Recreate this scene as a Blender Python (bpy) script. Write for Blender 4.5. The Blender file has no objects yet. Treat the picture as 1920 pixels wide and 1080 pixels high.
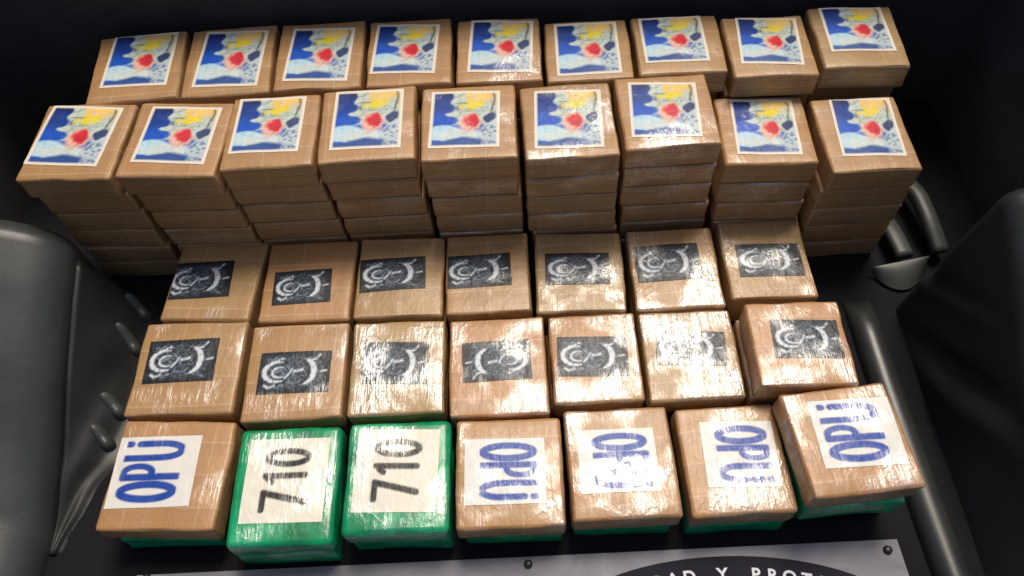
import bpy, math, random
import numpy as np
from mathutils import Vector, noise, Matrix

S = bpy.context.scene
C = S.collection
R = math.radians

# ------------------------------------------------------------------ camera
cam_d = bpy.data.cameras.new('camera')
cam = bpy.data.objects.new('camera', cam_d)
C.objects.link(cam)
cam.location = (0.019448, -0.558654, 1.078323)
cam.rotation_mode = 'XYZ'
cam.rotation_euler = (0.557761, 0.030297, -0.032911)
cam_d.sensor_width = 36
cam_d.lens = 36 * 1455.574 / 1920
cam_d.clip_start = 0.02
cam_d.clip_end = 200
S.camera = cam

# ------------------------------------------------------------------ light: soft daylight from above and behind
SUN_EL, SUN_AZ = 66.5, 20.0        # azimuth clockwise from +y
w = bpy.data.worlds.new('World')
S.world = w
w.use_nodes = True
nt = w.node_tree
bg = nt.nodes['Background']
sky = nt.nodes.new('ShaderNodeTexSky')
sky.sky_type = 'NISHITA'
sky.sun_disc = False
sky.sun_elevation = R(SUN_EL)
sky.sun_rotation = R(SUN_AZ)
sky.dust_density = 4.0
sky.air_density = 0.8
nt.links.new(sky.outputs[0], bg.inputs[0])
bg.inputs[1].default_value = 0.065
sun_d = bpy.data.lights.new('sun', 'SUN')
sun = bpy.data.objects.new('sun', sun_d)
C.objects.link(sun)
sun_d.energy = 1.5
sun_d.angle = R(20)
sun_d.color = (1.0, 0.90, 0.76)
d = Vector((math.cos(R(SUN_EL)) * math.sin(R(SUN_AZ)), math.cos(R(SUN_EL)) * math.cos(R(SUN_AZ)), math.sin(R(SUN_EL))))
sun.rotation_euler = d.to_track_quat('Z', 'Y').to_euler()
sun.location = d * 6
S.view_settings.view_transform = 'Standard'
S.view_settings.look = 'None'
S.view_settings.gamma = 1
S.view_settings.use_curve_mapping = False
S.view_settings.exposure = 0.68

# ------------------------------------------------------------------ helpers
def tag(o, label=None, cat=None, group=None, kind=None):
    if label: o['label'] = label
    if cat: o['category'] = cat
    if group: o['group'] = group
    if kind: o['kind'] = kind
    return o

def link(name, mesh, m=None, parent=None):
    o = bpy.data.objects.new(name, mesh)
    C.objects.link(o)
    if m and not mesh.materials: mesh.materials.append(m)
    if parent: o.parent = parent
    return o

def mesh_np(name, V, F, smooth=True):
    me = bpy.data.meshes.new(name)
    me.from_pydata([tuple(v) for v in V], [], [tuple(f) for f in F])
    if smooth:
        me.polygons.foreach_set('use_smooth', [True] * len(me.polygons))
    me.update()
    return me

def grid_faces(n, m, off=0):
    F = []
    for i in range(n - 1):
        for j in range(m - 1):
            a = off + i * m + j
            F.append((a, a + m, a + m + 1, a + 1))
    return F

class N:
    """tiny node-tree helper"""
    def __init__(s, mat):
        s.m = mat
        mat.use_nodes = True
        s.t = mat.node_tree
        s.b = s.t.nodes['Principled BSDF']
        s.out = s.t.nodes['Material Output']
    def n(s, typ, ins=None, **kw):
        x = s.t.nodes.new(typ)
        for k, v in kw.items(): setattr(x, k, v)
        for k, v in (ins or {}).items():
            if isinstance(v, bpy.types.NodeSocket): s.t.links.new(v, x.inputs[k])
            else: x.inputs[k].default_value = v
        return x
    def math(s, op, a, b=0.0, c=None, clamp=False):
        ins = {0: a, 1: b}
        if c is not None: ins[2] = c
        return s.n('ShaderNodeMath', ins, operation=op, use_clamp=clamp).outputs[0]
    def ramp(s, fac, stops):
        r = s.n('ShaderNodeValToRGB', {0: fac})
        e = r.color_ramp.elements
        e[0].position, e[0].color = stops[0][0], stops[0][1]
        e[1].position, e[1].color = stops[-1][0], stops[-1][1]
        for p, c in stops[1:-1]:
            q = e.new(p); q.color = c
        return r.outputs[0]
    def mr(s, v, a, b, c=0.0, d=1.0):
        return s.n('ShaderNodeMapRange', {0: v, 1: a, 2: b, 3: c, 4: d}).outputs[0]
    def mix(s, f, a, b, blend='MIX'):
        x = s.n('ShaderNodeMix', data_type='RGBA', blend_type=blend)
        for sock, v in ((x.inputs[0], f), (x.inputs[6], a), (x.inputs[7], b)):
            if isinstance(v, bpy.types.NodeSocket): s.t.links.new(v, sock)
            else: sock.default_value = v
        return x.outputs[2]
    def set(s, k, v):
        if isinstance(v, bpy.types.NodeSocket): s.t.links.new(v, s.b.inputs[k])
        else: s.b.inputs[k].default_value = v

def film_finish(g, base, rough=0.45, strength=1.0):
    """stretch-film over the package: fine pulled creases and loose shiny patches.
    Object colour carries per package: R = how much film, G = tape tone, B = seed"""
    oi = g.n('ShaderNodeObjectInfo')
    sep = g.n('ShaderNodeSeparateColor', {0: oi.outputs['Color']})
    amount, tone, seed = sep.outputs[0], sep.outputs[1], sep.outputs[2]
    tc = g.n('ShaderNodeTexCoord').outputs['Object']
    off = g.n('ShaderNodeCombineXYZ', {0: g.math('MULTIPLY', seed, 13.7), 1: g.math('MULTIPLY', seed, 7.3), 2: g.math('MULTIPLY', seed, 3.1)}).outputs[0]
    def warp(scale):
        v = g.n('ShaderNodeVectorMath', {0: tc, 1: scale}, operation='MULTIPLY').outputs[0]
        return g.n('ShaderNodeVectorMath', {0: v, 1: off}, operation='ADD').outputs[0]
    streak = g.n('ShaderNodeTexNoise', {'Vector': warp((135, 11, 95)), 'Scale': 1.0, 'Detail': 3.5, 'Roughness': 0.62, 'Distortion': 0.35}).outputs[0]
    crease = g.n('ShaderNodeTexNoise', {'Vector': warp((46, 30, 70)), 'Scale': 1.0, 'Detail': 4.0, 'Roughness': 0.6, 'Distortion': 1.3}).outputs[0]
    patch = g.n('ShaderNodeTexNoise', {'Vector': warp((11, 13, 20)), 'Scale': 1.0, 'Detail': 2.0, 'Roughness': 0.5}).outputs[0]
    thr = g.math('SUBTRACT', 0.68, g.math('MULTIPLY', amount, 0.26))
    zone = g.n('ShaderNodeMapRange', {0: patch, 1: thr, 2: g.math('ADD', thr, 0.12), 3: 0.0, 4: 1.0}).outputs[0]
    # crinkles: cell-edge folds plus long pulled ridges
    wv = g.n('ShaderNodeVectorMath', {0: warp((34, 15, 40)), 1: g.n('ShaderNodeVectorMath', {0: g.n('ShaderNodeTexNoise', {'Vector': warp((60, 45, 60)), 'Scale': 1.0, 'Detail': 3.0}).outputs['Color'], 1: (0.9, 0.9, 0.9)}, operation='MULTIPLY').outputs[0]}, operation='ADD').outputs[0]
    cell = g.n('ShaderNodeTexVoronoi', {'Vector': wv, 'Scale': 1.0}, feature='DISTANCE_TO_EDGE').outputs['Distance']
    fold = g.mr(cell, 0.0, 0.13, 1.0, 0.0)
    ridge = g.math('POWER', g.math('SUBTRACT', 1.0, g.math('ABSOLUTE', g.math('MULTIPLY', g.math('SUBTRACT', streak, 0.5), 6.0)), clamp=True), 2.0)
    s1 = g.math('MULTIPLY', ridge, g.mr(patch, 0.42, 0.6))
    st = g.math('MAXIMUM', s1, g.math('MULTIPLY', fold, g.mr(crease, 0.42, 0.62)))
    fac = g.math('MULTIPLY', zone, g.math('ADD', g.math('MULTIPLY', st, 0.70), 0.16))
    fac = g.math('MULTIPLY', fac, g.math('MULTIPLY', amount, 0.46 * strength), clamp=True)
    film_h = g.math('ADD', g.math('ADD', g.math('MULTIPLY', streak, 0.8), g.math('MULTIPLY', fold, 0.35)), g.math('MULTIPLY', ridge, 0.25))
    hgt = g.math('ADD', g.math('MULTIPLY', film_h, g.math('ADD', 0.15, amount)), g.math('MULTIPLY', crease, 0.9))
    bump = g.n('ShaderNodeBump', {'Strength': 0.75, 'Distance': 0.0015, 'Height': hgt})
    soft = g.n('ShaderNodeBump', {'Strength': 0.45, 'Distance': 0.0012, 'Height': g.math('ADD', crease, g.math('MULTIPLY', fold, 0.2))})
    g.set('Base Color', base(tc, tone, seed, warp) if callable(base) else base)
    g.set('Roughness', rough)
    g.set('Normal', soft.outputs[0])
    g.set('Coat Weight', g.math('ADD', 0.10, g.math('MULTIPLY', g.math('MULTIPLY', amount, g.mr(zone, 0, 1, 0.15, 1.0)), 0.45), clamp=True))
    g.set('Coat Roughness', 0.15)
    g.t.links.new(bump.outputs[0], g.b.inputs['Coat Normal'])
    gl = g.n('ShaderNodeBsdfGlossy', {'Color': (0.97, 0.97, 0.95, 1), 'Roughness': 0.34, 'Normal': bump.outputs[0]})
    mx = g.n('ShaderNodeMixShader', {0: fac, 1: g.b.outputs[0], 2: gl.outputs[0]})
    g.t.links.new(mx.outputs[0], g.out.inputs[0])

# ------------------------------------------------------------------ materials
def m_brown():
    m = bpy.data.materials.new('brown_packing_tape'); g = N(m)
    def base(tc, tone, seed, warp):
        n1 = g.n('ShaderNodeTexNoise', {'Vector': warp((16, 9, 25)), 'Scale': 1.0, 'Detail': 5.0, 'Roughness': 0.6}).outputs[0]
        fib = g.n('ShaderNodeTexNoise', {'Vector': warp((210, 34, 160)), 'Scale': 1.0, 'Detail': 3.0}).outputs[0]
        c = g.mix(tone, (0.46, 0.215, 0.072, 1), (0.43, 0.290, 0.118, 1))
        c = g.mix(g.mr(n1, 0.35, 0.7), c, g.mix(tone, (0.52, 0.265, 0.11, 1), (0.38, 0.24, 0.10, 1)))
        c = g.mix(g.mr(fib, 0.3, 0.7, 0.0, 0.32), c, (0.30, 0.17, 0.08, 1))
        # overlapping bands of tape, each a touch lighter or darker
        sx = g.n('ShaderNodeSeparateXYZ', {0: tc})
        wob = g.math('ADD', g.math('ADD', sx.outputs[1], g.math('MULTIPLY', n1, 0.006)), g.math('MULTIPLY', seed, 0.05))
        band = g.math('FRACT', g.math('DIVIDE', g.math('ADD', wob, 1.0), 0.048))
        edge = g.math('GREATER_THAN', band, 0.94)
        half = g.math('GREATER_THAN', band, 0.55)
        c = g.mix(g.math('MULTIPLY', half, 0.30), c, (0.33, 0.19, 0.09, 1))
        c = g.mix(g.math('MULTIPLY', edge, 0.42), c, (0.60, 0.42, 0.24, 1))
        # a crossing strip of tape and darker folded ends on the sides
        xb = g.math('FRACT', g.math('ADD', g.math('DIVIDE', g.math('ADD', sx.outputs[0], g.math('MULTIPLY', n1, 0.008)), 0.105), g.math('MULTIPLY', seed, 5.0)))
        c = g.mix(g.math('MULTIPLY', g.math('GREATER_THAN', xb, 0.56), 0.16), c, (0.30, 0.165, 0.07, 1))
        c = g.mix(g.math('MULTIPLY', g.math('GREATER_THAN', xb, 0.975), 0.35), c, (0.58, 0.40, 0.22, 1))
        lay = g.math('FRACT', g.math('ADD', g.math('DIVIDE', g.math('ADD', sx.outputs[2], g.math('MULTIPLY', fib, 0.006)), 0.017), g.math('MULTIPLY', seed, 7.0)))
        nz = g.math('ABSOLUTE', g.n('ShaderNodeSeparateXYZ', {0: g.n('ShaderNodeTexCoord').outputs['Normal']}).outputs[2])
        side = g.math('LESS_THAN', nz, 0.5)
        c = g.mix(g.math('MULTIPLY', g.math('MULTIPLY', side, g.math('GREATER_THAN', lay, 0.86)), 0.45), c, (0.17, 0.09, 0.04, 1))
        c = g.mix(g.math('MULTIPLY', g.math('MULTIPLY', side, g.math('LESS_THAN', lay, 0.10)), 0.35), c, (0.60, 0.44, 0.27, 1))
        return c
    film_finish(g, base, 0.42)
    return m

def m_green():
    m = bpy.data.materials.new('green_plastic_wrap'); g = N(m)
    def base(tc, tone, seed, warp):
        n1 = g.n('ShaderNodeTexNoise', {'Vector': warp((20, 14, 30)), 'Scale': 1.0, 'Detail': 5.0, 'Roughness': 0.65}).outputs[0]
        c = g.mix(g.mr(n1, 0.35, 0.7), (0.001, 0.17, 0.062, 1), (0.004, 0.44, 0.175, 1))
        return c
    film_finish(g, base, 0.3, 0.8)
    return m

def m_print():
    m = bpy.data.materials.new('printed_sticker_paper'); g = N(m)
    def base(tc, tone, seed, warp):
        a = g.n('ShaderNodeAttribute', attribute_name='ink').outputs['Color']
        n1 = g.n('ShaderNodeTexNoise', {'Vector': warp((60, 60, 60)), 'Scale': 1.0, 'Detail': 4.0}).outputs[0]
        return g.mix(g.mr(n1, 0.3, 0.8, 0.0, 0.04), a, (0.45, 0.43, 0.38, 1))
    film_finish(g, base, 0.42, 0.9)
    g.set('Specular IOR Level', 0.3)
    return m

def m_plastic(name, col, rough=0.42, grain=900, bump=0.25, spec=0.5, patchy=0.06):
    m = bpy.data.materials.new(name); g = N(m)
    tc = g.n('ShaderNodeTexCoord').outputs['Object']
    n = g.n('ShaderNodeTexNoise', {'Vector': tc, 'Scale': grain, 'Detail': 2.0}).outputs[0]
    n2 = g.n('ShaderNodeTexNoise', {'Vector': tc, 'Scale': 7.0, 'Detail': 6.0, 'Roughness': 0.65}).outputs[0]
    c2 = tuple(min(1, x * 1.5 + 0.004) for x in col[:3]) + (1,)
    g.set('Base Color', g.mix(g.mr(n2, 0.35, 0.75), col, c2))
    g.set('Roughness', g.mr(n2, 0.3, 0.7, rough - patchy, rough + patchy))
    g.set('Specular IOR Level', spec)
    b = g.n('ShaderNodeBump', {'Strength': bump, 'Distance': 0.0008, 'Height': n})
    g.set('Normal', b.outputs[0])
    return m

M_BROWN, M_GREEN, M_PRINT = m_brown(), m_green(), m_print()
M_TRIM = m_plastic('moulded_trim_plastic', (0.014, 0.016, 0.015, 1), 0.40, 700)
M_TRIM_L = m_plastic('dark_grey_grained_plastic', (0.036, 0.040, 0.038, 1), 0.36, 700, 0.35)
M_TRIM_LOW = m_plastic('black_lower_trim_plastic', (0.016, 0.017, 0.016, 1), 0.45, 500, 0.3, 0.4)
M_TRIM_R = m_plastic('black_grained_plastic', (0.014, 0.016, 0.016, 1), 0.5, 700, 0.3, 0.3)
M_LIP = m_plastic('smooth_grey_plastic', (0.020, 0.022, 0.021, 1), 0.36, 500, 0.15)
M_HOOK = m_plastic('grained_grey_plastic', (0.045, 0.05, 0.047, 1), 0.42, 500, 0.3)
M_FLOOR = m_plastic('black_floor_mat', (0.008, 0.008, 0.010, 1), 0.8, 300, 0.5, 0.12)
M_FELT = m_plastic('black_felt_lining', (0.055, 0.053, 0.050, 1), 0.8, 600, 0.6, 0.2)
M_METAL = m_plastic('dark_screw', (0.02, 0.02, 0.02, 1), 0.35, 200)

# ------------------------------------------------------------------ package geometry
T = 0.04744         # package thickness
def topz(x, y, W, L, seed):
    u, v = 2 * x / W, 2 * y / L
    bul = 0.0016 * (1 - u * u) * (1 - v * v)
    q = noise.noise(Vector((x * 26 + seed * 9.1, y * 26 - seed * 5.3, seed * 3.7)))
    q2 = noise.noise(Vector((x * 9 + seed * 4.1, y * 9 + seed * 2.3, seed)))
    return bul + 0.0009 * q + 0.0024 * q2

def axis_pts(h, r, n):
    a = [-h, -h + r * 0.10, -h + r * 0.35, -h + r * 0.7, -h + r]
    inner = [-h + r + (2 * h - 2 * r) * i / n for i in range(1, n)]
    return a + inner + [-x for x in reversed(a)]

def brick_mesh(name, W, L, th, seed, nx=13, ny=13, nz=3, r=0.0052, pinch=None):
    hx, hy, hz = W / 2, L / 2, th / 2 - 0.0006
    X, Y, Z = axis_pts(hx, r, nx), axis_pts(hy, r, ny), axis_pts(hz, r, nz)
    idx, V, F = {}, [], []
    def vid(i, j, k):
        key = (i, j, k)
        if key in idx: return idx[key]
        x, y, z = X[i], Y[j], Z[k]
        c = Vector((max(-hx + r, min(hx - r, x)), max(-hy + r, min(hy - r, y)), max(-hz + r, min(hz - r, z))))
        dd = Vector((x, y, z)) - c
        p = c + dd.normalized() * r if dd.length > 1e-9 else c
        # sides bow a little and the corners are folded unevenly
        s = noise.noise(Vector((p.x * 20 + seed * 5, p.y * 20, p.z * 45 + seed * 11)))
        out = Vector((dd.x, dd.y, 0))
        if out.length > 1e-6:
            wgt = min(1.0, out.length / r)
            p = p + out.normalized() * (0.0022 * s - 0.0006) * wgt
            cr = noise.noise(Vector((p.x * 60 + seed, p.y * 60, p.z * 170 + seed * 3)))
            p = p + out.normalized() * 0.0007 * cr * wgt
        t = (z + hz) / (2 * hz)
        if t > 0.5:
            p.z += topz(p.x, p.y, W, L, seed) * (t - 0.5) * 2
        idx[key] = len(V); V.append(p[:])
        return idx[key]
    I, J, K = len(X) - 1, len(Y) - 1, len(Z) - 1
    for i in range(I):
        for j in range(J):
            F.append((vid(i, j, K), vid(i + 1, j, K), vid(i + 1, j + 1, K), vid(i, j + 1, K)))
            F.append((vid(i, j, 0), vid(i, j + 1, 0), vid(i + 1, j + 1, 0), vid(i + 1, j, 0)))
    for i in range(I):
        for k in range(K):
            F.append((vid(i, 0, k), vid(i + 1, 0, k), vid(i + 1, 0, k + 1), vid(i, 0, k + 1)))
            F.append((vid(i, J, k), vid(i, J, k + 1), vid(i + 1, J, k + 1), vid(i + 1, J, k)))
    for j in range(J):
        for k in range(K):
            F.append((vid(0, j, k), vid(0, j, k + 1), vid(0, j + 1, k + 1), vid(0, j + 1, k)))
            F.append((vid(I, j, k), vid(I, j + 1, k), vid(I, j + 1, k + 1), vid(I, j, k + 1)))
    return mesh_np(name, V, F)

# ------------------------------------------------------------------ sticker prints (u right, v up, aspect a = w/h)
def lin(c):
    c = np.asarray(c, float) / 255.0
    return np.where(c <= 0.04045, c / 12.92, ((c + 0.055) / 1.055) ** 2.4)

def seg(px, py, ax, ay, bx, by):
    dx, dy = bx - ax, by - ay
    l2 = dx * dx + dy * dy + 1e-12
    t = np.clip(((px - ax) * dx + (py - ay) * dy) / l2, 0, 1)
    return np.hypot(px - ax - t * dx, py - ay - t * dy)

def poly(px, py, pts):
    d = np.full(px.shape, 9.0)
    for a, b in zip(pts[:-1], pts[1:]):
        d = np.minimum(d, seg(px, py, *a, *b))
    return d

def arc(cx, cy, rx, ry, a0, a1, n=20):
    return [(cx + rx * math.cos(R(a0 + (a1 - a0) * i / n)), cy + ry * math.sin(R(a0 + (a1 - a0) * i / n))) for i in range(n + 1)]

def lay(col, mask, c):
    m = np.clip(mask, 0, 1)[..., None]
    return col * (1 - m) + np.asarray(c) * m

def sm(d, w, s=0.012):
    return np.clip((w - d) / s + 0.5, 0, 1)

def vnoise(u, v, f, seed):
    out = np.zeros(u.shape)
    fl = out.ravel(); uf, vf = u.ravel(), v.ravel()
    for i in range(fl.size):
        fl[i] = noise.noise(Vector((uf[i] * f + seed, vf[i] * f - seed, seed * 0.7)))
    return out

def print_letters(u, v, spec, ink, paper, rot):
    # rot 1: text runs bottom to top, rot -1: top to bottom
    if rot == 1: s, t = v, 1 - u
    else: s, t = 1 - v, u
    # s along the text 0..1, t up the letters 0..1
    col = np.ones(u.shape + (3,)) * lin(paper)
    n = vnoise(u, v, 7, 3.0)
    col = col * (1 + 0.05 * n[..., None])
    lo, hi = (0.185, 0.905) if spec is OPU else (0.205, 0.788)
    cut = sm(lo - t, 0, 0.016) * sm(t - hi, 0, 0.016)
    for pts, wd in spec:
        col = lay(col, sm(poly(s, t, pts), wd, 0.016) * cut, lin(ink))
    return col

OPU = [(arc(0.215, 0.545, 0.100, 0.315, 0, 360, 28), 0.052),
       ([(0.418, 0.210), (0.418, 0.865)], 0.050),
       ([(0.418, 0.865), (0.480, 0.865)] + arc(0.485, 0.695, 0.088, 0.170, 90, -90, 14) + [(0.418, 0.525)], 0.044),
       ([(0.690, 0.885), (0.690, 0.45)] + arc(0.792, 0.45, 0.102, 0.240, 180, 360, 16) + [(0.894, 0.735)], 0.048),
       ([(0.895, 0.850), (0.896, 0.885)], 0.046)]
S710 = [([(0.15, 0.75), (0.345, 0.75), (0.235, 0.25)], 0.040),
        ([(0.470, 0.66), (0.545, 0.75), (0.545, 0.26)], 0.038),
        (arc(0.765, 0.495, 0.080, 0.255, 0, 360, 26), 0.037)]

def ink_sky(u, v, k):
    # plain landscape print: dark-to-bright blue sky, white cloud, blue hill, red disc, ragged pale and yellow leaf shapes
    n = vnoise(u, v, 5, 1.0); n2 = vnoise(u, v, 13, 4.0); n3 = vnoise(u, v, 9, 8.0); n4 = vnoise(u, v * 1.6, 22, 6.0)
    top, mid = lin((26, 38, 86)), lin((22, 88, 184))
    f = np.clip((0.92 - v) / 0.45 + 0.3 * n, 0, 1)[..., None]
    col = top * (1 - f) + mid * f
    col = lay(col, sm(np.hypot((u - 0.20) / 0.27, (v - 0.255) / 0.135) + 0.08 * n2, 1.0, 0.22), lin((182, 212, 224)))
    col = lay(col, sm(np.hypot((u - 0.45) / 0.36, (v - 0.21) / 0.10) + 0.1 * n, 1.0, 0.4), lin((200, 212, 208)))
    edge = 0.33 + 0.07 * np.sin(v * 30) + 0.10 * n3 + 0.22 * np.clip(0.60 - v, 0, 1)
    col = lay(col, sm(edge - u, 0.0, 0.05) * sm(0.40 - v, 0.0, 0.06), lin((196, 206, 196)))
    col = lay(col, np.clip(n4 * 2.2, 0, 0.75) * sm(0.36 - u, 0, 0.1) * sm(0.45 - v, 0, 0.08), lin((112, 134, 108)))
    col = lay(col, sm(0.50 - u + 0.25 * n2, 0.0, 0.10) * sm(0.78 - v + 0.16 * n, 0.0, 0.10), lin((232, 196, 120)))
    col = lay(col, sm(np.hypot((u - 0.62) / 0.20, (v - 0.74) / 0.09) + 0.9 * n2, 0.75, 0.3), lin((222, 204, 84)))
    col = lay(col, sm(np.abs(v - 0.79 + 0.12 * n), 0.014, 0.03) * sm(np.abs(u - 0.44), 0.09, 0.1), lin((60, 76, 84)))
    col = lay(col, sm(np.abs(v - 0.66 + 0.2 * n3), 0.016, 0.04) * sm(np.abs(u - 0.60), 0.2, 0.1) * 0.7, lin((120, 130, 90)))
    col = lay(col, sm(0.80 - u + 0.14 * n3, 0.0, 0.07) * sm(v, 0.58, 0.12), lin((190, 202, 206)))
    col = lay(col, sm(np.hypot((u - 0.87) / 0.09, (v - 0.52) / 0.11) + 0.9 * n3, 0.75, 0.3), lin((52, 66, 104)))
    col = lay(col, sm(np.abs(u - 0.90 - 0.06 * n), 0.016, 0.03) * sm(0.58 - v, 0, 0.1), lin((84, 92, 108)))
    col = lay(col, np.clip((n4 + 0.6 * n2 - 0.05) * 4, 0, 0.8) * sm(0.70 - u, 0, 0.06) * sm(v, 0.40, 0.06), lin((66, 100, 132)))
    col = lay(col, sm(np.hypot((u - 0.57) / 0.16, (v - 0.43) / 0.15) + 0.35 * n2, 1.0, 0.5), lin((226, 184, 164)))
    d_ = np.hypot((u - 0.60) / 0.115, (v - 0.465) / (0.125 - 0.03 * np.sign(u - 0.6) * (u - 0.6) * 8)) + 0.35 * n2 + 0.15 * n4
    col = lay(col, sm(d_, 1.0, 0.4), lin((205, 58, 66)))
    col = lay(col, sm(np.abs(v - 0.40 - 0.15 * (u - 0.5)), 0.012, 0.04) * sm(np.abs(u - 0.66), 0.1, 0.1) * 0.5, lin((120, 60, 90)))
    hl = 0.10 + 0.075 * np.exp(-((u - 0.50) / 0.24) ** 2) + 0.015 * n2
    col = lay(col, sm(v - hl, 0, 0.04), lin((52, 82, 142)))
    col = lay(col, sm(0.76 - u, 0, 0.08) * sm(v, 0.16, 0.08) * (0.6 + 0.4 * np.clip(n4 * 3, -1, 1)), lin((180, 194, 196)))
    col = np.clip(col, 0, 1) * (1 + 0.18 * n4[..., None] + 0.12 * n2[..., None])
    g_ = col.mean(-1, keepdims=True)
    col = np.clip(g_ + (col - g_) * 1.12, 0.005, 1)
    b = 0.045
    dist = np.minimum(np.minimum(u, 1 - u), np.minimum(v, 1 - v) * 1.1)
    col = lay(col, sm(dist, b, 0.016), lin((232, 222, 204)))
    return col

def ink_emblem(u, v, k):
    if k < 0: u, v = 1 - u, 1 - v
    n = vnoise(u, v, 6, 2.0 + abs(k)); n2 = vnoise(u * 1.6, v, 16, 5.0 + abs(k))
    col = np.ones(u.shape + (3,)) * lin((13, 19, 30)) * (1 + 0.35 * n[..., None])
    a = np.abs(v - 0.5)
    f1 = vnoise(u * 1.7, a, 15, 3.3 + k * 0); f2 = vnoise(u * 1.7, a * 1.3, 27, 8.1)
    ln1 = np.clip(1 - np.abs(f1) * 7, 0, 1); ln2 = np.clip(1 - np.abs(f2) * 6, 0, 1)
    env = sm(a, 0.40, 0.10) * sm(np.abs(u - 0.47), 0.40, 0.1)
    col = lay(col, ln1 * env * 0.55, lin((150, 168, 182)))
    col = lay(col, ln2 * env * 0.35, lin((96, 122, 146)))
    wht, gry = lin((212, 220, 226)), lin((120, 140, 156))
    x, y = u * 1.7, v
    nz = np.clip(0.85 + 1.1 * n2, 0.15, 1)
    def P(pts, wd, c, s_=0.035):
        return lay(col, sm(poly(x, y, pts), wd, s_) * nz, c)
    def A(cx, cy, rx, ry, a0, a1, wm, c):
        nonlocal col
        for q in range(14):
            t0, t1 = q / 14, (q + 1) / 14
            wd = wm * math.sin(math.pi * (0.08 + 0.84 * (t0 + t1) / 2))
            col = P(arc(cx, cy, rx, ry, a0 + (a1 - a0) * t0, a0 + (a1 - a0) * t1, 2), wd, c)
    A(0.46, 0.52, 0.33, 0.24, 75, 290, 0.050, wht)
    A(0.50, 0.50, 0.17, 0.12, 60, 300, 0.024, wht)
    col = P([(0.36, 0.52), (0.52, 0.56), (0.60, 0.47)], 0.022, gry)
    col = P([(0.20, 0.84), (0.30, 0.80), (0.38, 0.86)], 0.020, gry)
    col = P([(0.44, 0.80), (0.56, 0.84)], 0.020, wht)
    col = P([(0.18, 0.20), (0.28, 0.13), (0.40, 0.19)], 0.026, wht)
    col = P([(0.46, 0.14), (0.60, 0.18)], 0.022, gry)
    col = P([(0.66, 0.66), (0.76, 0.56), (0.86, 0.40)], 0.018, gry)
    col = P([(0.64, 0.36), (0.74, 0.47), (0.80, 0.58)], 0.020, wht)
    col = P([(0.86, 0.52), (1.04, 0.55)], 0.030, wht)
    col = P([(0.70, 0.26), (0.92, 0.22), (1.04, 0.30)], 0.014, gry)
    A(1.06, 0.50, 0.26, 0.30, -78, 78, 0.062, wht)
    col = P([(1.24, 0.78), (1.34, 0.80), (1.44, 0.91)], 0.020, wht)
    col = P([(1.26, 0.22), (1.36, 0.14), (1.46, 0.10)], 0.022, gry)
    col = P([(1.47, 0.5), (1.60, 0.52)], 0.020, wht)
    return col

def ink_opu(u, v, k): return print_letters(u, v, OPU, (18, 66, 156), (222, 220, 212), k)
def ink_710(u, v, k): return print_letters(u, v, S710, (26, 25, 24), (226, 222, 204), 1)
def ink_gone(u, v, k): return print_letters(u, v, OPU, (70, 104, 160), (232, 228, 214), k)

_cache = {}
def ink_table(kind, k, nu, nv):
    key = (kind, k, nu, nv)
    if key not in _cache:
        U, Vv = np.meshgrid(np.linspace(0, 1, nu), np.linspace(0, 1, nv), indexing='ij')
        f = {'sky': ink_sky, 'emblem': ink_emblem, 'opu': ink_opu, '710': ink_710}[kind]
        c = np.clip(f(U, Vv, k), 0, 1)
        _cache[key] = np.concatenate([c.reshape(-1, 3), np.ones((nu * nv, 1))], 1).astype(np.float32)
    return _cache[key]

def sticker(root, kind, k, cx, cy, a, w_, h_, W, L, seed, label=None):
    nu, nv = (72, 72)
    V = []
    ca, sa = math.cos(a), math.sin(a)
    lim = 0.0035
    for i in range(nu):
        for j in range(nv):
            x, y = (i / (nu - 1) - 0.5) * w_, (j / (nv - 1) - 0.5) * h_
            X, Y = cx + ca * x - sa * y, cy + sa * x + ca * y
            X = max(-W / 2 + lim, min(W / 2 - lim, X)); Y = max(-L / 2 + lim, min(L / 2 - lim, Y))
            V.append((X, Y, T / 2 - 0.0006 + topz(X, Y, W, L, seed) + 0.0007))
    me = mesh_np('sticker', V, grid_faces(nu, nv))
    ca_ = me.color_attributes.new('ink', 'FLOAT_COLOR', 'POINT')
    ca_.data.foreach_set('color', ink_table(kind, k, nu, nv).ravel())
    o = link('sticker', me, M_PRINT, root)
    o.color = root_color[root.name]
    if label: o['label'] = label
    return o

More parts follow.
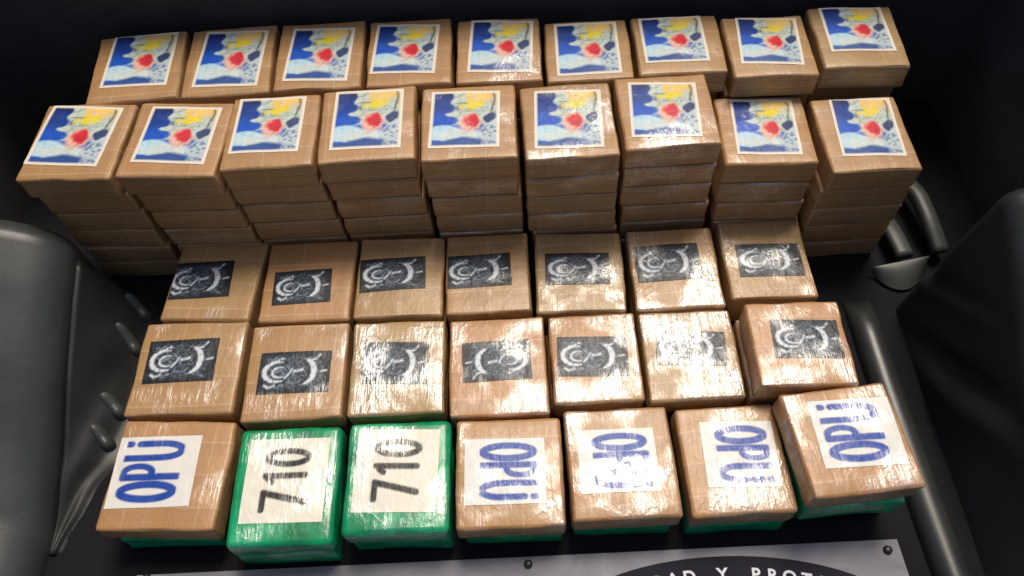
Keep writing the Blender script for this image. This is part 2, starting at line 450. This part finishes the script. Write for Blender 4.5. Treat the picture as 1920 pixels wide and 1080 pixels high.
# ------------------------------------------------------------------ layout (metres; x, y, turn, width, length, top z, sticker x, y, turn, w, h)
ROWS = [
('A1',-0.6028,0.4664,0.090,0.1500,0.1641,0.1902, 0.0030,0.0160,-0.210,0.1092,0.1290),
('A2',-0.4484,0.4724,0.048,0.1481,0.1657,0.1902, 0.0026,0.0040,-0.068,0.1083,0.1338),
('A3',-0.2961,0.4757,0.016,0.1470,0.1626,0.1899, -0.0004,0.0013,-0.059,0.1070,0.1276),
('A4',-0.1456,0.4731,0.007,0.1438,0.1594,0.1894, -0.0070,0.0072,-0.067,0.1079,0.1184),
('A5',0.0039,0.4684,-0.005,0.1445,0.1545,0.1892, 0.0041,0.0074,-0.057,0.1066,0.1252),
('A6',0.1525,0.4579,-0.004,0.1435,0.1442,0.1885, -0.0009,0.0030,-0.009,0.1056,0.1234),
('A7',0.3033,0.4556,-0.003,0.1472,0.1393,0.1884, -0.0071,0.0114,0.002,0.1054,0.1098),
('A8',0.4511,0.4481,-0.009,0.1404,0.1463,0.1884, 0.0018,0.0107,-0.084,0.1015,0.1147),
('A9',0.6013,0.4593,-0.030,0.1427,0.1480,0.1886, 0.0006,0.0170,-0.001,0.1059,0.1089),
('B1',-0.6606,0.3046,-0.048,0.1501,0.1588,0.1958, -0.0078,0.0107,-0.070,0.1185,0.1238),
('B2',-0.5036,0.2986,-0.057,0.1561,0.1561,0.1955, 0.0003,0.0076,-0.034,0.1149,0.1178),
('B3',-0.3554,0.3059,0.014,0.1447,0.1534,0.1910, -0.0063,0.0126,-0.027,0.1079,0.1176),
('B4',-0.2050,0.3112,0.030,0.1520,0.1571,0.1884, -0.0005,0.0099,-0.034,0.1099,0.1257),
('B5',-0.0469,0.3065,0.005,0.1524,0.1581,0.1914, -0.0059,0.0059,-0.041,0.1095,0.1208),
('B6',0.1089,0.3005,0.023,0.1468,0.1556,0.1886, -0.0001,0.0027,-0.064,0.1058,0.1213),
('B7',0.2635,0.3122,0.022,0.1501,0.1540,0.1801, -0.0036,0.0020,-0.080,0.1075,0.1168),
('B8',0.4268,0.3062,-0.034,0.1486,0.1470,0.1398, 0.0012,0.0056,-0.037,0.1015,0.1199),
('B9',0.5820,0.2878,0.006,0.1414,0.1574,0.1417, 0.0063,0.0141,-0.066,0.0987,0.1253),
('C1',-0.4867,0.1583,-0.073,0.1490,0.1582,-0.0001, -0.0259,-0.0020,0.085,0.1077,0.0717),
('C2',-0.3293,0.1483,-0.015,0.1517,0.1582,0.0001, -0.0086,-0.0132,0.045,0.0962,0.0648),
('C3',-0.1762,0.1483,-0.020,0.1459,0.1582,-0.0002, -0.0124,0.0030,0.045,0.1095,0.0641),
('C4',-0.0304,0.1484,0.011,0.1416,0.1582,-0.0004, -0.0151,0.0036,0.020,0.1081,0.0645),
('C5',0.1216,0.1426,-0.027,0.1478,0.1582,-0.0001, -0.0033,0.0042,-0.007,0.1069,0.0614),
('C6',0.2788,0.1420,0.003,0.1462,0.1582,-0.0002, -0.0095,0.0096,0.018,0.1074,0.0712),
('C7',0.4322,0.1523,-0.007,0.1424,0.1582,-0.0004, 0.0047,-0.0048,-0.022,0.1052,0.0645),
('D1',-0.5023,-0.0036,-0.015,0.1683,0.1626,0.0014, -0.0121,0.0107,0.026,0.1111,0.0745),
('D2',-0.3309,-0.0178,0.010,0.1572,0.1657,0.0009, -0.0018,-0.0035,-0.012,0.1110,0.0708),
('D3',-0.1729,-0.0183,-0.003,0.1492,0.1617,0.0002, -0.0048,0.0057,-0.045,0.1032,0.0720),
('D4',-0.0172,-0.0235,0.007,0.1528,0.1686,0.0008, -0.0019,0.0074,0.018,0.1063,0.0689),
('D5',0.1335,-0.0169,0.006,0.1389,0.1529,-0.0009, -0.0040,0.0014,-0.050,0.1091,0.0678),
('D6',0.2809,-0.0192,0.005,0.1474,0.1539,-0.0004, 0.0012,0.0095,-0.078,0.1078,0.0595),
('D7',0.4332,-0.0385,-0.017,0.1330,0.1582,0.0470, 0.0096,0.0053,-0.037,0.0998,0.0647),
('E1',-0.4993,-0.1747,-0.049,0.1726,0.1659,0.0019, -0.0203,0.0033,0.038,0.1215,0.1057),
('E2',-0.3265,-0.1979,0.002,0.1537,0.1751,0.0013, 0.0008,0.0067,-0.015,0.1173,0.1229),
('E3',-0.1657,-0.1919,-0.006,0.1535,0.1672,0.0007, -0.0010,0.0083,-0.031,0.1195,0.1221),
('E4',-0.0049,-0.1931,-0.004,0.1559,0.1624,0.0006, -0.0065,0.0012,-0.009,0.1154,0.0966),
('E5',0.1561,-0.1853,0.010,0.1564,0.1669,0.0009, -0.0051,0.0023,-0.008,0.1122,0.0940),
('E6',0.3172,-0.1873,0.022,0.1506,0.1627,0.0003, 0.0091,0.0063,-0.048,0.1047,0.0977),
('E7',0.4682,-0.1824,0.090,0.1571,0.1563,0.0470, 0.0109,0.0074,-0.064,0.1144,0.0985),

]
# film amount, tape tone (0 orange .. 1 khaki) per package that shows its top
LOOK = {
 'A1': (.15, .4), 'A2': (.15, .5), 'A3': (.15, .5), 'A4': (.2, .3), 'A5': (.7, .35), 'A6': (.4, .5), 'A7': (.4, .6), 'A8': (.35, .6), 'A9': (.45, .9),
 'B1': (.15, .5), 'B2': (.15, .3), 'B3': (.2, .4), 'B4': (.35, .3), 'B5': (.6, .35), 'B6': (.75, .35), 'B7': (.75, .3), 'B8': (.5, .35), 'B9': (.3, .5),
 'C1': (.35, .75), 'C2': (.2, .15), 'C3': (.45, .8), 'C4': (.45, .5), 'C5': (.75, .95), 'C6': (1., .5), 'C7': (.8, .7),
 'D1': (.6, .6), 'D2': (.6, .5), 'D3': (1., 1.), 'D4': (.7, .05), 'D5': (.9, .1), 'D6': (1., .8), 'D7': (.85, 0.),
 'E1': (.4, .2), 'E2': (.75, 0.), 'E3': (.8, 0.), 'E4': (.75, .3), 'E5': (1., .4), 'E6': (.9, .3), 'E7': (.7, .15)}
FIX = {'D7': dict(w=.145, l=.142, y=-.0315), 'A7': dict(y=.4600)}
root_color = {}
NTH = ['first', 'second', 'third', 'fourth', 'fifth', 'sixth', 'seventh', 'eighth', 'ninth']
ROWNAME = {'A': 'back row', 'B': 'tall row in front of the back row', 'C': 'first low row below the tall stacks',
           'D': 'middle low row', 'E': 'front row by the grey board'}
DESC = {
 'A': 'top brick with sky print sticker, %s from left in the back row',
 'B': 'top brown brick with sky print sticker, %s from left in the second row',
 'C': 'brown brick with black emblem sticker, %s from left, touching the tall stacks',
 'D': 'brown brick with black emblem sticker, %s from left in the middle low row'}
SPEC = {
 'A1': 'leftmost brown brick with a sky print sticker in the back row',
 'A9': 'rightmost brown brick of the back row, set highest in the picture',
 'B1': 'leftmost top brick with sky sticker of the second row, overhanging its dark stack',
 'B9': 'rightmost top brick with sky sticker of the second row, beside the black side lining',
 'D4': 'orange brown brick in the middle row whose black emblem sticker is upside down',
 'D6': 'film-wrapped brick of the middle row with broad white glare under its black sticker',
 'D7': 'raised orange brown brick with black sticker at the right end of the middle row',
 'E1': 'brown brick reading OPU in blue at the left front corner, beside the green bricks',
 'E2': 'green wrapped brick reading 710, the left and nearer of the two green ones',
 'E3': 'green wrapped brick reading 710, the right of the two green ones',
 'E4': 'brown brick with upside-down blue OPU sticker, just right of the green bricks',
 'E5': 'heavily film-wrapped front row brick with blue letters, second to the right of the green bricks',
 'E6': 'front row brick with upside-down OPU letters, just left of the raised corner brick',
 'E7': 'raised brown brick reading OPU in blue at the right front corner'}
rnd = random.Random(11)
variants = [brick_mesh('brick_body', 0.1475, 0.1545, T, 50 + i, 7, 7, 2) for i in range(7)]
small = [brick_mesh('brick_body', 0.143, 0.138, T, 70 + i, 5, 5, 2) for i in range(3)]

def package(x, y, a, z_top, me, mat, color, label, group, tilt=(0, 0)):
    root = bpy.data.objects.new('wrapped_brick', None)
    C.objects.link(root)
    root.empty_display_size = 0.02
    root.location = (x, y, z_top - T)
    root.rotation_euler = (tilt[0], tilt[1], a)
    tag(root, label, 'package', group)
    if not me.materials: me.materials.append(M_BROWN)
    b = bpy.data.objects.new('wrapping', me)
    C.objects.link(b)
    b.parent = root
    b.location = (0, 0, T / 2)
    b.color = color
    root_color[root.name] = color
    if mat is not M_BROWN:
        b.material_slots[0].link = 'OBJECT'
        b.material_slots[0].material = mat
    return root

for row in ROWS:
    n, x, y, a, W, L, zt, sx, sy, sa, sw, sh = row
    r, k = n[0], int(n[1])
    fx = FIX.get(n, {})
    W, L, y = fx.get('w', W), fx.get('l', L), fx.get('y', y)
    W -= 0.0015
    lev = {'A': 6, 'B': 6, 'C': 2, 'D': 2, 'E': 2}[r]
    if n in ('B8', 'B9'): lev = 5
    if n in ('D7', 'E7'): lev = 3
    z = (lev - 2) * T
    seed = rnd.random()
    f, tone = LOOK[n]
    green = n in ('E2', 'E3')
    me = brick_mesh('brick_body', W, L, T, 7 + seed * 20, r=0.010 if green else 0.0065 if r == 'E' else 0.0052)
    lab = SPEC.get(n) or DESC[r] % NTH[k - 1]
    grp = 'brown and green bricks stacked in the trunk'
    root = package(x, y, a, z, me, M_GREEN if green else M_BROWN, (f, tone, seed, 1), lab, grp, (rnd.uniform(-1, 1) * 0.005, rnd.uniform(-1, 1) * 0.005))
    kind, kk, sl = 'sky', 0, None
    if r in 'CD': kind, kk = 'emblem', 1
    if n == 'D4': kk = -1
    if r == 'E': kind, kk = 'opu', 1
    if n in ('E4', 'E5', 'E6'): kk = -1
    if green: kind = '710'
    st = sticker(root, kind, kk, sx, sy, sa if n != 'A1' else -0.06, sw, sh, W, L, 7 + seed * 20)
    st.location = (0, 0, T / 2)
    # the layers under it
    slip = rnd.uniform(-1, 1) * 0.002
    for q in range(1, lev):
        dx = rnd.uniform(-1, 1) * 0.0022 + (0.0021 * q if r == 'B' and k != 9 else 0) + slip
        dy = rnd.uniform(0, 1) * 0.0025
        if r == 'B' and k <= 3: dy += 0.004
        if n in ('A7', 'A8', 'A9'): dy += 0.007
        da = rnd.uniform(-1, 1) * 0.010
        ph = rnd.random()
        g2 = r == 'E' and (q == 1 or q == 2)
        col = (min(1, f * 0.9 + 0.12), max(0, min(1, tone + rnd.uniform(-.3, .3))), ph, 1)
        if n in ('B5', 'B6', 'B7', 'B8'): col = (0.75,) + col[1:]
        V_ = small if (r == 'A' or r in 'CDE') else variants
        mm = V_[rnd.randrange(len(V_))]
        if r == 'E' and q == 1: dy -= 0.021 if n == 'E2' else 0.013
        if n in ('E4',) : dy += 0.004
        cl = 'green' if g2 else 'brown'
        nth, pos = NTH[q], NTH[k - 1]
        lb = {'A': '%s brick, %s from top, in back row stack %s from left',
              'B': '%s brick, %s from top, in second row tall stack %s from left',
              'C': '%s brick, %s from top, under low brick %s from left beside tall stacks',
              'D': '%s brick, %s from top, under middle row brick %s from left',
              'E': '%s brick, %s from top, under front row brick %s from left'}[r] % (cl, nth, pos)
        package(x + dx, y + dy, a * 0.6 + da, z - q * T, mm, M_GREEN if g2 else M_BROWN, col, lb, grp)

# ------------------------------------------------------------------ the trunk
ZF = -2 * T - 0.0008
def sheet(name, x0, x1, y0, y1, z, thick, m, n=40, amp=0.0, seed=0, **kw):
    V, F = [], []
    for i in range(n + 1):
        for j in range(n + 1):
            x, y = x0 + (x1 - x0) * i / n, y0 + (y1 - y0) * j / n
            q = noise.noise(Vector((x * 6 + seed, y * 6, seed))) * amp
            V.append((x, y, z + q))
    F = grid_faces(n + 1, n + 1)
    o0 = len(V)
    V += [(x0, y0, z - thick), (x1, y0, z - thick), (x1, y1, z - thick), (x0, y1, z - thick)]
    F.append((o0, o0 + 3, o0 + 2, o0 + 1))
    m1 = n + 1
    edges = [[i * m1 for i in range(m1)], [n * m1 + j for j in range(m1)], [i * m1 + n for i in range(n, -1, -1)], [j for j in range(n, -1, -1)]]
    cs = [(o0, o0 + 1), (o0 + 1, o0 + 2), (o0 + 2, o0 + 3), (o0 + 3, o0)]
    for e, (a, b) in zip(edges, cs):
        F.append(tuple(e) + (b, a))
    me = mesh_np(name, V, F, False)
    o = link(name, me, m)
    tag(o, **kw)
    return o
sheet('floor', -1.15, 1.15, -0.95, 1.2, ZF, 0.03, M_FLOOR, 50, kind='structure')

def loft(name, prof, ys, m, parent=None, amp=0.0015, seed=0.0, closed_ends=True):
    """prof(y) -> list of (x, z); all same length"""
    V, F = [], []
    P0 = prof(ys[0]); k = len(P0)
    for y in ys:
        for (x, z) in prof(y):
            q = noise.noise(Vector((x * 8 + seed, y * 8, z * 8))) * amp
            V.append((x + q, y, z + q * 0.5))
    F = grid_faces(len(ys), k)
    if closed_ends:
        F.append(tuple(range(k)))
        F.append(tuple(reversed(range((len(ys) - 1) * k, len(ys) * k))))
    me = mesh_np(name, V, F)
    for p in me.polygons:
        if len(p.vertices) > 4: p.use_smooth = False
    return link(name, me, m, parent)

def lerp(a, b, t): return a + (b - a) * t
def arcpts(cx, cz, r, a0, a1, n=8):
    return [(cx + r * math.cos(R(lerp(a0, a1, i / n))), cz + r * math.sin(R(lerp(a0, a1, i / n)))) for i in range(n + 1)]

def arch_prof(side, edge, lean=0.03, base=0.665, rr=0.03, out=1.12, rise=0.04):
    """body of a wheel-arch cover: wall up from the floor, rounded shoulder, ledge outwards"""
    def f(y):
        ze = edge(y)
        pts = [(base, ZF)]
        nW = 26
        for i in range(1, nW + 1):
            t = i / nW
            z = lerp(ZF, ze - rr, t)
            x = base + lean * t
            # moulded folds running diagonally over the wall
            for (yc, zc, sl, wdt, amp) in FOLDS[side]:
                dd = (y - yc) * math.cos(sl) * 1.0 + (z - zc) * math.sin(sl)
                x += amp * math.exp(-(dd / wdt) ** 2) * min(1, t * 4) * min(1, (1 - t) * 2.5)
            pts.append((x, z))
        xe = pts[-1][0]
        pts += arcpts(xe + rr, ze - rr, rr, 180, 90, 8)[1:]
        for i in range(1, 9):
            t = i / 8
            pts.append((lerp(xe + rr, out, t), ze + rise * t))
        pts.append((out, ZF))
        return [(x * side, z) for x, z in pts]
    return f
FOLDS = {1: [(0.02, 0.05, 0.9, 0.014, -0.016), (0.055, 0.03, 0.9, 0.02, 0.014), (-0.10, 0.02, 0.9, 0.02, 0.018), (-0.16, 0.02, 0.9, 0.03, -0.010)],
         -1: [(-0.02, -0.02, 0.35, 0.05, -0.014), (0.08, -0.02, 0.35, 0.03, 0.010), (-0.14, -0.02, 0.35, 0.03, 0.012)]}
def edge_r(y):
    t = (0.06 - y) / 0.42
    return lerp(0.215, 0.01, max(-0.1, min(1.25, t)))
def edge_l(y):
    t = (0.14 - y) / 0.39
    t = max(0.0, min(1.25, t))
    return 0.122 - 0.05 * t - 0.115 * t ** 1.8
ysr = [lerp(-0.62, 0.085, i / 60) for i in range(61)]
ysl = [lerp(-0.62, 0.135, i / 60) for i in range(61)]
def end_round(f, ymax, r=0.03, n=8):
    ys = [ymax + r * math.sin(R(90 * i / n)) for i in range(1, n + 1)]
    def g(y):
        if y <= ymax: return f(y)
        s = 1 - math.sqrt(max(0, 1 - ((y - ymax) / r) ** 2))
        P = f(ymax)
        sg = 1 if P[0][0] > 0 else -1
        return [(x + sg * s * r * (1 if abs(x) < 1.1 else 0), max(ZF, z - s * r)) for x, z in P]
    return g, ys
gR, er = end_round(arch_prof(1, edge_r, rise=0.09), 0.085)
def groove_z(y):
    z = float(np.interp(y, [-0.7, -0.30, -0.225, -0.117, -0.006, 0.10, 0.182, 0.3], [-0.083, -0.083, -0.078, -0.048, 0.0, 0.040, 0.066, 0.08]))
    return z
def main_l(y):
    G = groove_z(y)
    P = [(0.699, ZF), (0.699, G - 0.008), (0.699, G)]
    P += [(0.703, G + 0.012), (0.709, G + 0.024), (0.718, G + 0.035), (0.730, G + 0.045), (0.745, G + 0.054), (0.765, G + 0.063), (0.79, G + 0.073)]
    P += [(0.79 + 0.33 * t, G + 0.073 + 0.11 * t - 0.02 * t * t) for t in (0.15, 0.3, 0.45, 0.6, 0.8, 1.0)]
    P.append((1.12, ZF))
    return [(-x, max(z, ZF)) for x, z in P]
def low_l(y):
    G = groove_z(y)
    H = (G - 0.006) - ZF
    H = H * float(np.interp(y, [-0.32, -0.20, -0.16], [0.9, 0.8, 1.0])) 
    wob = 0.010 * math.sin(y * 34 + 1.0) + 0.006 * math.sin(y * 71)
    b0 = 0.630 + wob * 0.4 + float(np.interp(y, [-0.26, -0.20, -0.12], [0.055, 0.03, 0.0]))
    P = [(b0, ZF)]
    for i in range(1, 15):
        t = i / 14
        x = lerp(b0, 0.694, t)
        z = ZF + H * t ** 1.3 + 0.003 * math.sin(t * 9 + y * 40) * math.sin(t * math.pi)
        P.append((x, z))
    P.append((0.698, ZF + H - 0.012)); P.append((0.698, ZF))
    return [(-x, max(z, ZF)) for x, z in P]
gL, el = end_round(main_l, 0.175, 0.05, 12)
gL2, el2 = end_round(low_l, 0.16, 0.03, 8)
ysl = [lerp(-0.62, 0.175, i / 80) for i in range(81)]
o = loft('wheel_arch_cover', gR, ysr + er, M_TRIM_R, seed=2.0)
tag(o, 'black moulded trim with diagonal folds along the right side of the bricks', 'trim panel', 'side trims of the trunk')
o = loft('wheel_arch_cover', gL, ysl + el, M_TRIM_L, seed=5.0, amp=0.003)
tag(o, 'dark grey moulded trim with a shiny shoulder on the left side of the trunk', 'trim panel', 'side trims of the trunk')

o = loft('lower_trim', gL2, [lerp(-0.26, 0.16, i / 60) for i in range(61)] + el2, M_TRIM_LOW, seed=7.0, amp=0.0008)
tag(o, 'dark curved lower trim between the left shoulder and the bricks, carrying shiny ribs', 'trim panel', 'side trims of the trunk')
# ridges at the foot of the left trim
for (xa, ya, xb, yb) in [(-0.659, 0.166, -0.630, 0.135), (-0.662, 0.109, -0.632, 0.066), (-0.664, -0.013, -0.632, -0.048), (-0.669, -0.066, -0.638, -0.102)]:
    V, F = [], []
    n, mm = 16, 11
    dx, dy = xb - xa, yb - ya
    ln = math.hypot(dx, dy); tx, ty = dx / ln, dy / ln
    for i in range(n + 1):
        t = i / n
        e = math.sqrt(max(0.0, 1 - (2 * t - 1) ** 4))
        yy, xx = ya + dy * t, -(xa + dx * t)
        zb = ZF + (groove_z(yy) - 0.006 - ZF) * max(0.0, min(1.0, (xx - 0.632) / 0.06)) ** 1.3
        for j in range(mm):
            an = math.pi * j / (mm - 1)
            rr = 0.0105 * max(e, 0.15)
            V.append((xa + dx * t - ty * rr * math.cos(an), ya + dy * t + tx * rr * math.cos(an), max(ZF, zb - 0.012) + 0.026 * e * math.sin(an) ** 0.7))
    me = mesh_np('floor_rib', V, grid_faces(n + 1, mm))
    o = link('floor_rib', me, M_HOOK)
RIBS = [x for x in C.objects if x.name.startswith('floor_rib')]
for o, s in zip(RIBS, ['farthest', 'second farthest', 'second nearest', 'nearest']):
    tag(o, 'short shiny raised rib on the lower trim left of the bricks, %s of four' % s, 'rib', 'ribs at the left edge of the floor')

# raised rounded lips of the floor tray
def lip(x, y0, y1, r, h, m, label, bend=0.0, dx=0.0):
    V, n, mm = [], 50, 13
    for i in range(n + 1):
        t = i / n
        e = min(1, math.sqrt(max(0, min(t, 1 - t)) * 12) )
        y = lerp(y0, y1, t)
        xx = x + dx * (1 - t) ** 2
        for j in range(mm):
            an = math.pi * j / (mm - 1)
            V.append((xx - r * math.cos(an), y, ZF + 0.001 + h * e * math.sin(an) ** 0.8))
    me = mesh_np('tray_lip', V, grid_faces(n + 1, mm))
    o = link('tray_lip', me, m)
    tag(o, label, 'tray edge', 'raised edges of the floor tray')
lip(0.604, -0.62, 0.115, 0.025, 0.026, M_LIP, 'smooth grey raised edge of the floor tray along the right of the bricks', dx=0.03)
# moulded hook in the right recess
hook = bpy.data.objects.new('cargo_hook', None); C.objects.link(hook)
hook.location = (0.69, 0.16, ZF)
tag(hook, 'grey moulded plastic hook standing in the recess right of the tall stacks', 'hook')
def bar(name, pts, wx, wy, m, parent):
    """rounded strap following pts, wx wide, wy thick"""
    V, mm = [], 12
    P = []
    for i in range(len(pts) - 1):
        for s in range(6):
            t = s / 6
            P.append(Vector(pts[i]).lerp(Vector(pts[i + 1]), t))
    P.append(Vector(pts[-1]))
    for _ in range(3):
        P = [P[0]] + [(P[i - 1] + P[i] * 2 + P[i + 1]) / 4 for i in range(1, len(P) - 1)] + [P[-1]]
    for i, p in enumerate(P):
        tan = (P[min(i + 1, len(P) - 1)] - P[max(i - 1, 0)]).normalized()
        sx = Vector((1, 0, 0)); sx = (sx - tan * sx.dot(tan)).normalized()
        sy = tan.cross(sx)
        for j in range(mm):
            an = 2 * math.pi * j / mm
            c, s = math.cos(an), math.sin(an)
            c = math.copysign(abs(c) ** 0.6, c); s = math.copysign(abs(s) ** 0.6, s)
            V.append(p + sx * c * wx / 2 + sy * s * wy / 2)
    F = []
    for i in range(len(P) - 1):
        for j in range(mm):
            a, b = i * mm + j, i * mm + (j + 1) % mm
            F.append((a, b, b + mm, a + mm))
    F.append(tuple(range(mm - 1, -1, -1))); F.append(tuple((len(P) - 1) * mm + j for j in range(mm)))
    o = link(name, mesh_np(name, V, F), m, parent)
    o.matrix_parent_inverse = Matrix.Translation(-hook.location)
    return o
bar('strap', [(0.690, 0.262, -0.070), (0.693, 0.235, -0.066), (0.697, 0.185, -0.064)], 0.030, 0.018, M_HOOK, hook)
bar('curved_arm', [(0.735, 0.36, -0.06), (0.752, 0.31, -0.05), (0.757, 0.25, -0.055), (0.765, 0.195, -0.072)], 0.028, 0.024, M_HOOK, hook)
V = []
for i in range(13):
    for j in range(17):
        u, t = i / 12, j / 16
        x = lerp(0.642, 0.742, t)
        sag = math.sin(math.pi * t) ** 0.7
        y = 0.172 + 0.012 * t - u * 0.046 * sag
        V.append((x, y, ZF + 0.006 + 0.026 * math.cos(u * math.pi / 2) * (0.6 + 0.4 * t)))
o = link('foot', mesh_np('foot', V, grid_faces(13, 17)), M_HOOK, hook)
o.matrix_parent_inverse = Matrix.Translation(-hook.location)

# lining behind and at the sides
def slab(name, x0, x1, y0, y1, z0, z1, m, amp, seed, **kw):
    """upright or lying cushion-like slab with softened relief"""
    V, F = [], []
    n = 26
    def add(fn):
        o0 = len(V)
        for i in range(n + 1):
            for j in range(n + 1):
                V.append(fn(i / n, j / n))
        F.extend(grid_faces(n + 1, n + 1, o0))
    q = lambda x, y, z: noise.noise(Vector((x * 5 + seed, y * 5, z * 5))) * amp
    def P(x, y, z):
        d = q(x, y, z); return (x + d * 0.3, y + d, z + d * 0.3)
    add(lambda u, v: P(lerp(x1, x0, u), y0, lerp(z1, z0, v)))
    add(lambda u, v: P(lerp(x0, x1, u), y1, lerp(z1, z0, v)))
    add(lambda u, v: P(x0, lerp(y0, y1, u), lerp(z1, z0, v)))
    add(lambda u, v: P(x1, lerp(y1, y0, u), lerp(z1, z0, v)))
    add(lambda u, v: P(lerp(x0, x1, u), lerp(y0, y1, v), z1))
    add(lambda u, v: P(lerp(x1, x0, u), lerp(y0, y1, v), z0))
    o = link(name, mesh_np(name, V, F, True), m)
    tag(o, **kw)
    return o
slab('back_wall', -1.15, 1.15, 0.585, 0.70, ZF, 0.39, M_FELT, 0.006, 1.0, kind='structure')
slab('side_wall', -1.30, -0.93, -0.60, 0.60, ZF, 0.80, M_FELT, 0.010, 2.0, kind='structure')  # unseen upper part and front run added to shade the left stacks
slab('side_wall', 0.88, 1.30, 0.10, 0.60, ZF, 0.50, M_FELT, 0.010, 3.0, kind='structure')
slab('parcel_shelf', -1.16, 1.16, 0.70, 1.25, 0.30, 0.38, M_FELT, 0.006, 4.0, kind='structure')

# ------------------------------------------------------------------ grey printed board in front
ZB = ZF + 0.004
board = bpy.data.objects.new('display_board', None); C.objects.link(board)
board.location = (0, -0.43, ZB)
tag(board, 'grey printed board with a black round badge lying in front of the bricks', 'board')
bx0, bx1, by0, by1 = -0.575, 0.552, -0.56, -0.292
def on_board(o):
    o.parent = board
    o.matrix_parent_inverse = Matrix.Translation(-board.location)
    return o
mb = bpy.data.materials.new('grey_marbled_print'); g = N(mb)
tc = g.n('ShaderNodeTexCoord').outputs['Object']
n1 = g.n('ShaderNodeTexNoise', {'Vector': g.n('ShaderNodeMapping', {0: tc, 3: (4, 11, 1), 2: (0, 0, 0.4)}).outputs[0], 'Scale': 1.0, 'Detail': 7.0, 'Roughness': 0.62, 'Distortion': 1.2}).outputs[0]
g.set('Base Color', g.ramp(n1, [(0.30, (0.11, 0.11, 0.125, 1)), (0.5, (0.18, 0.175, 0.195, 1)), (0.72, (0.27, 0.26, 0.285, 1))]))
g.set('Roughness', 0.55)
V, F = [], []
th = 0.005
co = [(bx0, by0), (bx1 + 0.012, by0), (bx1, by1 + 0.003), (bx0 + 0.02, by1 - 0.004)]
V = [(x, y, ZB) for x, y in co] + [(x, y, ZB + th) for x, y in co]
F = [(3, 2, 1, 0), (4, 5, 6, 7)] + [(i, (i + 1) % 4, 4 + (i + 1) % 4, 4 + i) for i in range(4)]
on_board(link('panel', mesh_np('panel', V, F, False), mb))
mk = m_plastic('black_print', (0.012, 0.011, 0.018, 1), 0.75, 400, 0.1, 0.15)
mw = bpy.data.materials.new('white_print'); N(mw).set('Base Color', (0.62, 0.62, 0.66, 1)); 
ecx, ecy, ea, eb = 0.292, -0.415, 0.262, 0.112
V = [(ecx, ecy, ZB + th + 0.001)] + [(ecx + ea * math.cos(2 * math.pi * i / 96), ecy + eb * math.sin(2 * math.pi * i / 96), ZB + th + 0.001) for i in range(96)]
V = [(min(x, bx1 + 0.005), y, z) for x, y, z in V]
F = [(0, 1 + i, 1 + (i + 1) % 96) for i in range(96)]
badge = on_board(link('badge', mesh_np('badge', V, F, False), mk))
# white inner ring of the badge
V = []
for i in range(97):
    an = 2 * math.pi * i / 96
    for k_ in (0.70, 0.73):
        V.append((min(ecx + ea * k_ * math.cos(an), bx1 + 0.004), ecy + eb * k_ * math.sin(an), ZB + th + 0.002))
ringo = link('ring', mesh_np('ring', V, [(2 * i, 2 * i + 2, 2 * i + 3, 2 * i + 1) for i in range(96)], False), mw, badge)

# lettering round the upper arc
txt = 'SEGURIDAD Y PROTECCION'
dg = bpy.context.evaluated_depsgraph_get()
allV, allF = [], []
kx, ky = 0.86, 0.72
mid = txt.index('Y')
arc_step = 0.0232
# walk along the ellipse from the Y outwards
def ell(an): return (ecx + ea * kx * math.cos(an), ecy + eb * ky * math.sin(an))
def walk(start, dist):
    an, acc, st = start, 0.0, (0.002 if dist < 0 else -0.002)
    while acc < abs(dist):
        p, q = ell(an), ell(an + st); acc += math.hypot(q[0] - p[0], q[1] - p[1]); an += st
    return an
a0 = math.pi / 2
for i, ch in enumerate(txt):
    if ch == ' ': continue
    an = walk(a0, (i - mid) * arc_step)
    px, py = ell(an)
    tx, ty = ea * kx * math.sin(an), -eb * ky * math.cos(an)
    rot = math.atan2(ty, tx)
    cu = bpy.data.curves.new('letter', 'FONT'); cu.body = ch; cu.size = 0.024; cu.align_x = 'CENTER'; cu.offset = 0.0007
    ob = bpy.data.objects.new('letter', cu); C.objects.link(ob)
    bpy.context.view_layer.update()
    me = bpy.data.meshes.new_from_object(ob.evaluated_get(bpy.context.evaluated_depsgraph_get()))
    off = len(allV)
    Mx = Matrix.Translation((px, py - 0.002, ZB + th + 0.0022)) @ Matrix.Rotation(rot, 4, 'Z')
    allV += [(Mx @ v.co)[:] for v in me.vertices]
    allF += [tuple(off + q for q in p.vertices) for p in me.polygons]
    bpy.data.objects.remove(ob); bpy.data.meshes.remove(me); bpy.data.curves.remove(cu)
let = link('lettering', mesh_np('lettering', allV, allF, False), mw, badge)

for (x, y) in [(-0.539, -0.301), (0.016, -0.303), (0.534, -0.304)]:
    V = [(x, y, ZB + th + 0.006)]
    F = []
    for r_, z_ in ((0.003, 0.006), (0.0058, 0.0045), (0.0065, 0.0005)):
        for i in range(12):
            an = 2 * math.pi * i / 12
            V.append((x + r_ * math.cos(an), y + r_ * math.sin(an), ZB + th + z_))
    F += [(0, 1 + i, 1 + (i + 1) % 12) for i in range(12)]
    for k_ in range(2):
        F += [(1 + k_ * 12 + i, 13 + k_ * 12 + i, 13 + k_ * 12 + (i + 1) % 12, 1 + k_ * 12 + (i + 1) % 12) for i in range(12)]
    on_board(link('screw', mesh_np('screw', V, F), M_METAL))
